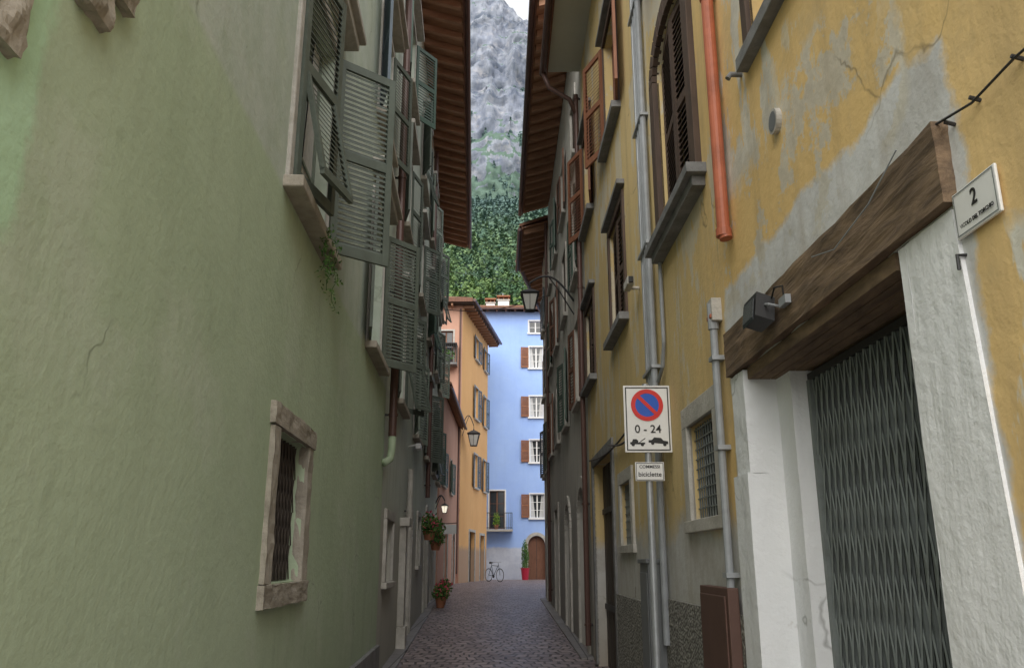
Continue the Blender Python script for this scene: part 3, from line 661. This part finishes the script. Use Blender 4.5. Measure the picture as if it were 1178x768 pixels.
t.hexa([FP_(4.13,2.80,.31),FP_(4.39,2.80,.31),FP_(4.39,2.83,.315),FP_(4.13,2.83,.315),FP_(4.13,2.95,.288),FP_(4.39,2.95,.288),FP_(4.39,2.96,.29),FP_(4.13,2.96,.29)],'glass')
t.tube([FP_(4.02,2.86,.05),FP_(4.02,2.88,.2),FP_(4.1,2.9,.2)],.007,'galv',6); t.tube([FP_(4.5,2.86,.05),FP_(4.5,2.88,.2),FP_(4.42,2.9,.2)],.007,'galv',6)
t.box(F,3.92,4.02,2.84,2.885,.055,.085,'pvc')
t.tube([F.P(4.1,2.92,.09),F.P(4.02,2.95,.1),F.P(3.93,2.93,.09),F.P(3.95,2.88,.08)],.005,'black',6); t.done(bevel=.004)
t=MB('wall_cable')
t.tube([FR.P(1.2,3.0,.03),FR.P(1.7,2.97,.03),FR.P(2.08,2.99,.03),FR.P(2.3,2.98,.03),FR.P(2.52,3.02,.04)],.0045,'iron',6)
t.tube([FR.P(2.7,3.03,.075),FR.P(2.95,2.93,.08),FR.P(3.3,2.88,.08),FR.P(3.55,2.94,.08)],.003,'pvc',5)
for s in (2.08,2.3,2.45): t.tube([FR.P(s,2.99,0),FR.P(s,3.0,.035)],.007,'iron',6)
t.done()
# ================================================================== SIGNS
R90=math.radians(90)
sg=empty('no_parking_sign'); X,Y=1.19,7.2
t=MB('post'); t.tube([(X,Y+.03,0),(X,Y+.03,3.12)],.03,'galv',14)
for z in (2.62,2.98,2.36): t.tube([(X,Y+.03,z),(X,Y+.03,z+.03)],.038,'galv',14); t.box(WORLD,X-.05,X+.05,z,z+.03,-Y-.004,-Y+.0,'galv')
t.done(sg)
t=MB('panel'); t.box(WORLD,X-.205,X+.205,2.51,3.10,-Y,-Y+.012,'whitep'); t.done(sg,bevel=.003)
t=MB('markings'); o=-Y+.014
for a,b,c_,d in ((-.19,.19,3.075,3.085),(-.19,.19,2.525,2.535),(-.19,-.18,2.535,3.075),(.18,.19,2.535,3.075)): t.face([WORLD.P(X+a,c_,o),WORLD.P(X+b,c_,o),WORLD.P(X+b,d,o),WORLD.P(X+a,d,o)],'black')
cc=(X,Y-.0150,2.925); ax=(1,0,0);az=(0,0,1)
t.disc(cc,ax,az,.105,'bluep',40); t.disc((X,Y-.0165,2.925),ax,az,.142,'redp',48,.104)
d=Vector((1,0,-1)).normalized(); e=Vector((1,0,1)).normalized(); C=Vector((X,Y-.018,2.925))
t.face([C-d*.11-e*.016,C+d*.11-e*.016,C+d*.11+e*.016,C-d*.11+e*.016],'redp')
def poly(pts): t.face([(X+a,Y-.0145,2.56+b) for a,b in pts],'black')
poly([(-.16,.02),(-.03,.02),(-.03,.035),(-.09,.035),(-.09,.05),(-.105,.065),(-.135,.065),(-.145,.04),(-.16,.038)]); poly([(-.085,.036),(-.03,.075),(-.025,.07),(-.075,.036)])
poly([(0,.035),(.17,.02),(.17,.045),(.13,.052),(.11,.075),(.05,.08),(.03,.058),(0,.055)])
for a in (-.135,-.055,.035,.14): t.disc((X+a,Y-.0155,2.578+(.012 if a==.035 else 0)),ax,az,.015,'black',14)
t.done(sg)
text('0 - 24',.098,(X,Y-.0145,2.71),(R90,0,0),'black',sg)
sg2=empty('bicycles_sign'); t=MB('panel'); t.box(WORLD,X-.125,X+.125,2.265,2.425,-Y,-Y+.012,'whitep'); t.done(sg2,bevel=.003)
t=MB('border')
for a,b,c_,d in ((-.118,.118,2.414,2.419),(-.118,.118,2.271,2.276),(-.118,-.113,2.276,2.414),(.113,.118,2.276,2.414)): t.face([WORLD.P(X+a,c_,-Y+.014),WORLD.P(X+b,c_,-Y+.014),WORLD.P(X+b,d,-Y+.014),WORLD.P(X+a,d,-Y+.014)],'black')
t.done(sg2)
text('COMMESSI',.038,(X,Y-.0145,2.385),(R90,0,0),'black',sg2); text('biciclette',.055,(X,Y-.0145,2.32),(R90,0,0),'black',sg2)
sp=empty('street_name_plate'); t=MB('plate'); t.box(FR,2.26,2.50,2.60,2.755,.01,.02,'whitep'); t.done(sp,bevel=.003)
rot=(R90,0,-R90-.014)
q=FR.P(2.38,2.70,.022); text('2',.075,q,rot,'black',sp); q=FR.P(2.38,2.635,.022); text('VICOLO DEL TORCHIO',.0185,q,rot,'black',sp)
t=MB('border')
for a,b,c_,d in ((2.268,2.492,2.745,2.749),(2.268,2.492,2.606,2.610),(2.268,2.272,2.61,2.745),(2.488,2.492,2.61,2.745)): t.face([FR.P(a,c_,.022),FR.P(b,c_,.022),FR.P(b,d,.022),FR.P(a,d,.022)],'gate')
t.done(sp)
t=MB('bracket'); q=FR.P(2.5,2.55,0); t.tube([q,q+nv*.03,q+nv*.03+Vector((0,0,-.05))],.006,'iron',6); t.done(sp)
# ================================================================== LANTERNS
def lantern(name,base,c,h,lit=False):
    e=empty(name); c=Vector(c); base=Vector(base); t=MB('bracket')
    top=c+Vector((0,0,h*.62)); n=14; pts=[]
    for i in range(n+1):
        u=i/n; p=base.lerp(top,u); p.z+=math.sin(u*math.pi)*h*.55; pts.append(p)
    t.tube(pts,.022,'iron',8); t.tube([base+Vector((0,0,-h*.5)),base.lerp(top,.3)+Vector((0,0,h*.1)),pts[8]],.015,'iron',6)
    t.tube([top,c+Vector((0,0,h*.42))],.015,'iron',6); t.done(e)
    t=MB('lantern_head'); w=h*.28
    def ring(z,r): return [c+Vector((a*r,b*r,z)) for a,b in ((-1,-1),(1,-1),(1,1),(-1,1))]
    A,B,Cc,D=ring(-h*.42,w*.55),ring(h*.16,w),ring(h*.2,w*1.2),ring(h*.36,w*.35)
    for i in range(4):
        j=(i+1)%4
        t.face([A[i],A[j],B[j],B[i]],'lit' if lit else 'lglass'); t.face([Cc[i],Cc[j],D[j],D[i]],'iron'); t.tube([A[i],B[i]],h*.022,'iron',6)
        t.tube([A[i],A[j]],h*.022,'iron',6); t.tube([B[i],B[j]],h*.03,'iron',6)
        t.tube([(A[i]+A[j])/2,(B[i]+B[j])/2],h*.012,'iron',5)
    t.face(A,'iron'); t.face(Cc,'iron'); t.face(D,'iron'); t.tube([c+Vector((0,0,h*.35)),c+Vector((0,0,h*.46))],h*.06,'iron',8,h*.02)
    t.done(e); return e
lantern('street_lamp',FR.P(16.2,6.75,0),(.37,16.3,6.82),.58)
lantern('street_lamp',FO.P(42.4,8.3,0),(-1.98,42.6,7.75),1.0)
lantern('street_lamp',FL.P(28.8,3.5,0),(-2.3,28.8,3.35),.4,True)
t=MB('hanging_shop_sign'); q=FL.P(27.6,2.75,0); t.box(FL,27.55,27.6,2.45,2.75,.1,.75,'whitep'); t.tube([q,q+Vector((.75,0,.05))],.015,'iron',6); t.done()
# ================================================================== PLANTS, BICYCLE
def planter(name,c,r,h,lm='leaf',fm='flower',pm='terra',lr=(.3,.3,.3),n=260,fl=60):
    e=empty(name); c=Vector(c); t=MB('pot'); t.lathe(c,[(0.01,0),(r*.7,0),(r,h),(r*1.08,h),(r*1.08,h+.03),(r*.9,h+.03),(r*.85,h-.02),(.01,h-.02)],pm); t.done(e)
    t=MB('foliage'); t.leaves(c+Vector((0,0,h+lr[2]*.6)),lr,n,.06,lm)
    if fl: t.leaves(c+Vector((0,0,h+lr[2]*.8)),(lr[0]*1.05,lr[1]*1.05,lr[2]),fl,.05,fm)
    t.done(e); return e
for s,z in ((21.0,2.1),(24.7,1.9),(25.8,2.2)):
    q=FL.P(s,z,.22); planter('hanging_flower_basket',q,.16,.2,lr=(.24,.35,.28),n=280,fl=45)
for s in (24.5,25.6,28.0):
    q=FL.P(s,gz(s),.4); planter('potted_plant',q,.15,.26,lr=(.24,.26,.22),n=220,fl=80)
planter('potted_cypress',(.78,51.0,gz(51)),.26,.65,pm='redpot',lr=(.22,.22,1.0),n=900,fl=0)
planter('balcony_plant',(-.95,51.5,3.45),.15,.25,lm='leafy',lr=(.22,.2,.5),n=240,fl=0)
t=MB('climbing_vine')
for k in range(7):
    s0=5.9+random.random()*.6; z=4.12
    pts=[FL.P(s0+.04*math.sin(i)+k*.02,z-.07*i,.13+.02*math.cos(i*1.7)) for i in range(2+k)]
    t.tube(pts,.003,'leaf',4)
    for p in pts: t.leaves(p,(.05,.05,.05),6,.02,'leaf')
t.done()
bc=empty('bicycle'); bx,by=-1.25,46.2; z0=gz(46)
t=MB('wheels')
def ringt(c,r,th,m,dirx):
    pts=[c+dirx*math.cos(2*math.pi*i/24)*r+Vector((0,0,math.sin(2*math.pi*i/24)*r)) for i in range(25)]; t.tube(pts,th,m,6,cap=False)
dx=Vector((.6,-.8,0)).normalized()
w1=Vector((bx,by,z0+.34)); w2=w1+dx*1.03
for ww in (w1,w2):
    ringt(ww,.33,.018,'black',dx); ringt(ww,.31,.008,'galv',dx)
    for i in range(10): a=math.pi*2*i/10; t.tube([ww,ww+dx*math.cos(a)*.31+Vector((0,0,math.sin(a)*.31))],.003,'galv',4)
t.done(bc); t=MB('frame_and_bars'); Z=Vector((0,0,1)); bb=w1+dx*.44-Z*.06; seat=w1+dx*.26+Z*.5; head=w1+dx*.86+Z*.5
for a,b in ((w1,bb),(w1,seat),(bb,seat),(bb,head),(seat,head-Z*.04),(head+Z*.12,w2),(seat,seat+Z*.12-dx*.03)): t.tube([a,b],.016,'bshut',8)
pr=Vector((.8,.6,0)); hb=head+Z*.16
t.tube([hb-pr*.28-dx*.12,hb-pr*.2,hb,hb+pr*.2,hb+pr*.28-dx*.12],.014,'galv',8)
sd=seat+Z*.13-dx*.03; t.tube([sd-dx*.13,sd,sd+dx*.14],.06,'black',8,.02); t.disc(bb,dx,Z,.09,'iron',18); t.tube([bb-pr*.1-Z*.16,bb-pr*.1,bb+pr*.1,bb+pr*.1+Z*.16],.01,'galv',6)
t.tube([w1,w1-pr*.2-Z*.33],.01,'galv',6); t.done(bc)
t=MB('overhead_cables')
for (p,q,sag) in ((FL.P(26,9.6,.1),FR.P(24,9.4,.1),.25),((-4,50,19.5),(6,54,20.2),.4),((-6,70,25),(7,72,25.6),.5),((-6,70,24.4),(7,72,25.0),.5)):
    p=Vector(p);q=Vector(q); t.tube([p.lerp(q,i/12)-Vector((0,0,math.sin(math.pi*i/12)*sag)) for i in range(13)],.012,'iron',5)
t.done()
t=MB('roof_aerial'); b=Vector((-.75,64,17)); t.tube([b,b+Vector((0,0,5.6))],.04,'galv',8)
for i in range(5): z=3.4+i*.45; t.tube([b+Vector((-.5,0,z)),b+Vector((.5,0,z+.05))],.018,'galv',6)
t.tube([b+Vector((0,-.6,5)),b+Vector((0,.6,5))],.018,'galv',6); t.done()
rb=MB('rear_house'); rb.box(WORLD,-8,9,-.2,17,-66,-63,'grey2'); rb.done()

# ================================================================== MOUNTAIN
prof=[(112,4),(170,38),(260,88),(420,180),(530,236),(560,255),(590,290),(604,330),(622,345),(634,395),(660,415),(672,460),(700,482),(712,522),(728,532),(742,570),(756,582),(900,586)]
L=[0]
for a,b in zip(prof,prof[1:]): L.append(L[-1]+math.hypot(b[0]-a[0],b[1]-a[1]))
NR,NC=330,220; me_v=[];me_f=[]
def xs_(j):
    u=j/(NC-1)*2-1; return 70*u+430*u**3
for i in range(NR):
    l=L[-1]*i/(NR-1); k=max(a for a in range(len(L)-1) if L[a]<=l+1e-6); u=(l-L[k])/(L[k+1]-L[k])
    y=prof[k][0]+(prof[k+1][0]-prof[k][0])*u; z=prof[k][1]+(prof[k+1][1]-prof[k][1])*u
    cl=min(1,max(0,(y-540)/40))
    for j in range(NC):
        x=xs_(j); p=Vector((x,y,z))
        nz=noise.fractal(p*.012,1.0,2.0,6)
        rg=abs(noise.noise(Vector((x*.05,0,z*.014+3))))+.35*abs(noise.noise(Vector((x*.11,5,z*.05))))+.25*noise.fractal(Vector((x,y,z*1.6))*.08,.7,2.1,5)
        yy=y+cl*(rg*22-5+nz*14)+(1-cl)*nz*4
        zz=z+(1-cl)*noise.fractal(p*.02,1,2,4)*5+cl*(noise.noise(Vector((x*.03,y*.01,1)))*7+x*.12)
        if x>-9: zz-=cl*max(0,min(6+.9*(x+9),80))*min(1.2,max(0,(z-470)/100))
        me_v.append((x,yy,zz))
for i in range(NR-1):
    for j in range(NC-1): me_f.append((i*NC+j,i*NC+j+1,(i+1)*NC+j+1,(i+1)*NC+j))
n=NT('limestone_cliff_and_woods'); geo=n.add('ShaderNodeNewGeometry'); sx=n.add('ShaderNodeSeparateXYZ'); n.t.links.new(geo.outputs['Normal'],sx.inputs[0])
rock=n.mix(n.ramp(n.noise(.05,7,.72,(1.6,.3,.4),.4),.38,.62),(.36,.385,.44),(.23,.255,.32))  # bluish aerial haze is put into the rock and veg colours
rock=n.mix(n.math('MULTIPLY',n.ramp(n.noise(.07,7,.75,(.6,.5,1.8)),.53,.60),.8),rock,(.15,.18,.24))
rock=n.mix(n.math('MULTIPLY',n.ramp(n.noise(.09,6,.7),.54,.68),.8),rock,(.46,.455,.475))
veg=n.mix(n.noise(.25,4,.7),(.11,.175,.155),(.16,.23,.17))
hz=n.sep()[2]
vm=n.math('ADD',n.math('ADD',n.math('MULTIPLY',sx.outputs[2],.95),n.math('MULTIPLY',n.math('SUBTRACT',n.noise(.035,6,.72),.5),2.6)),n.math('MULTIPLY',n.ramp(hz,350,265),.9))
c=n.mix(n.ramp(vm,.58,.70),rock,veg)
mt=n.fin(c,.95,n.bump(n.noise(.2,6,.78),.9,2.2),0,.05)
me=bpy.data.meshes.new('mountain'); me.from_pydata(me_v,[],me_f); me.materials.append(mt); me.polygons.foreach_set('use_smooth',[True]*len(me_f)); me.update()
mo=bpy.data.objects.new('mountain',me); S.collection.objects.link(mo)
from mathutils.bvhtree import BVHTree
bv=BVHTree.FromPolygons([Vector(v) for v in me_v],me_f)
fo=MB('forest'); rnd=random.Random(3); cnt=0
while cnt<1500:
    far=cnt>1200
    y=120+(rnd.random()**.75)*440 if not far else rnd.uniform(550,690)
    x=rnd.uniform(-.11,.085)*y+rnd.uniform(-6,6)
    hit=bv.ray_cast(Vector((x,y,900)),Vector((0,0,-1)))
    cnt+=1
    if hit[0] is None: continue
    if far and (hit[1].z<.3 or rnd.random()>math.exp(-(hit[0].z-250)/65)): continue
    p=hit[0]; con=rnd.random()<.35; r=rnd.uniform(1.7,3.8)*(.7 if far else 1)*(.7 if con else 1); h=r*(rnd.uniform(2.0,2.8) if con else rnd.uniform(.9,1.5))
    nl=130 if y<300 else 60
    for _ in range(nl):
        a=rnd.uniform(0,6.283); cz=rnd.uniform(-.7,1)
        q=math.sqrt(max(0,1-cz*cz))*rnd.uniform(.8,1.05) if not con else (1-cz)*.55*rnd.uniform(.8,1.1)
        nn_=noise.noise(Vector((math.cos(a)*1.6+x,math.sin(a)*1.6+y,cz*1.8))); q*=1+.45*nn_
        off=Vector((math.cos(a)*q*r,math.sin(a)*q*r,cz*h*(1+.25*nn_)))
        c=p+off+Vector((0,0,h*.8))
        nrm=(Vector((off.x/r,off.y/r,off.z/h+.15))+Vector((rnd.gauss(0,.4),rnd.gauss(0,.4),rnd.gauss(0,.4)))).normalized()
        d1=nrm.orthogonal().normalized(); d2=nrm.cross(d1)
        s=rnd.uniform(.35,.7)*(1 if y<300 else 1.5)
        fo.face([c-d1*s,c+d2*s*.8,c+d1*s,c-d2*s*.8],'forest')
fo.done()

# ================================================================== LIGHT, SKY, CAMERA
W=bpy.data.worlds.new("World"); S.world=W; W.use_nodes=True; nt=W.node_tree
sky=nt.nodes.new('ShaderNodeTexSky'); sky.sky_type='NISHITA'; sky.sun_disc=False
EL,AZ=math.radians(42),math.radians(187)
sky.sun_elevation=EL; sky.sun_rotation=AZ; sky.dust_density=8; sky.air_density=1.3; sky.ozone_density=1.0
tc=nt.nodes.new('ShaderNodeTexCoord'); cn=nt.nodes.new('ShaderNodeTexNoise'); cn.inputs['Scale'].default_value=2.2; cn.inputs['Detail'].default_value=4
nt.links.new(tc.outputs['Generated'],cn.inputs['Vector'])
mr=nt.nodes.new('ShaderNodeMapRange'); nt.links.new(cn.outputs['Fac'],mr.inputs[0]); mr.inputs[1].default_value=.3; mr.inputs[2].default_value=.55; mr.inputs[3].default_value=.6; mr.inputs[4].default_value=.97
cm=nt.nodes.new('ShaderNodeMix'); cm.data_type='RGBA'; nt.links.new(mr.outputs[0],cm.inputs[0]); nt.links.new(sky.outputs[0],cm.inputs[6]); cm.inputs[7].default_value=(6.9,7.0,7.2,1)
bg=nt.nodes['Background']; nt.links.new(cm.outputs[2],bg.inputs[0]); bg.inputs[1].default_value=.15
sl=bpy.data.lights.new('sun','SUN'); sl.energy=4.0; sl.angle=math.radians(75); sl.color=(1,.975,.93)
so=bpy.data.objects.new('sun',sl); S.collection.objects.link(so)
dirv=Vector((math.sin(AZ)*math.cos(EL),math.cos(AZ)*math.cos(EL),math.sin(EL)))
so.rotation_euler=dirv.to_track_quat('Z','Y').to_euler()
cam=bpy.data.cameras.new('camera'); co_=bpy.data.objects.new('camera',cam); S.collection.objects.link(co_)
cam.sensor_width=36; cam.lens=29.03; cam.clip_end=5000; cam.clip_start=.05
co_.location=(0,0,1.6); co_.rotation_euler=(math.radians(90+15.36),0,0); S.camera=co_
S.view_settings.view_transform='Standard'; S.view_settings.look='None'; S.view_settings.exposure=0
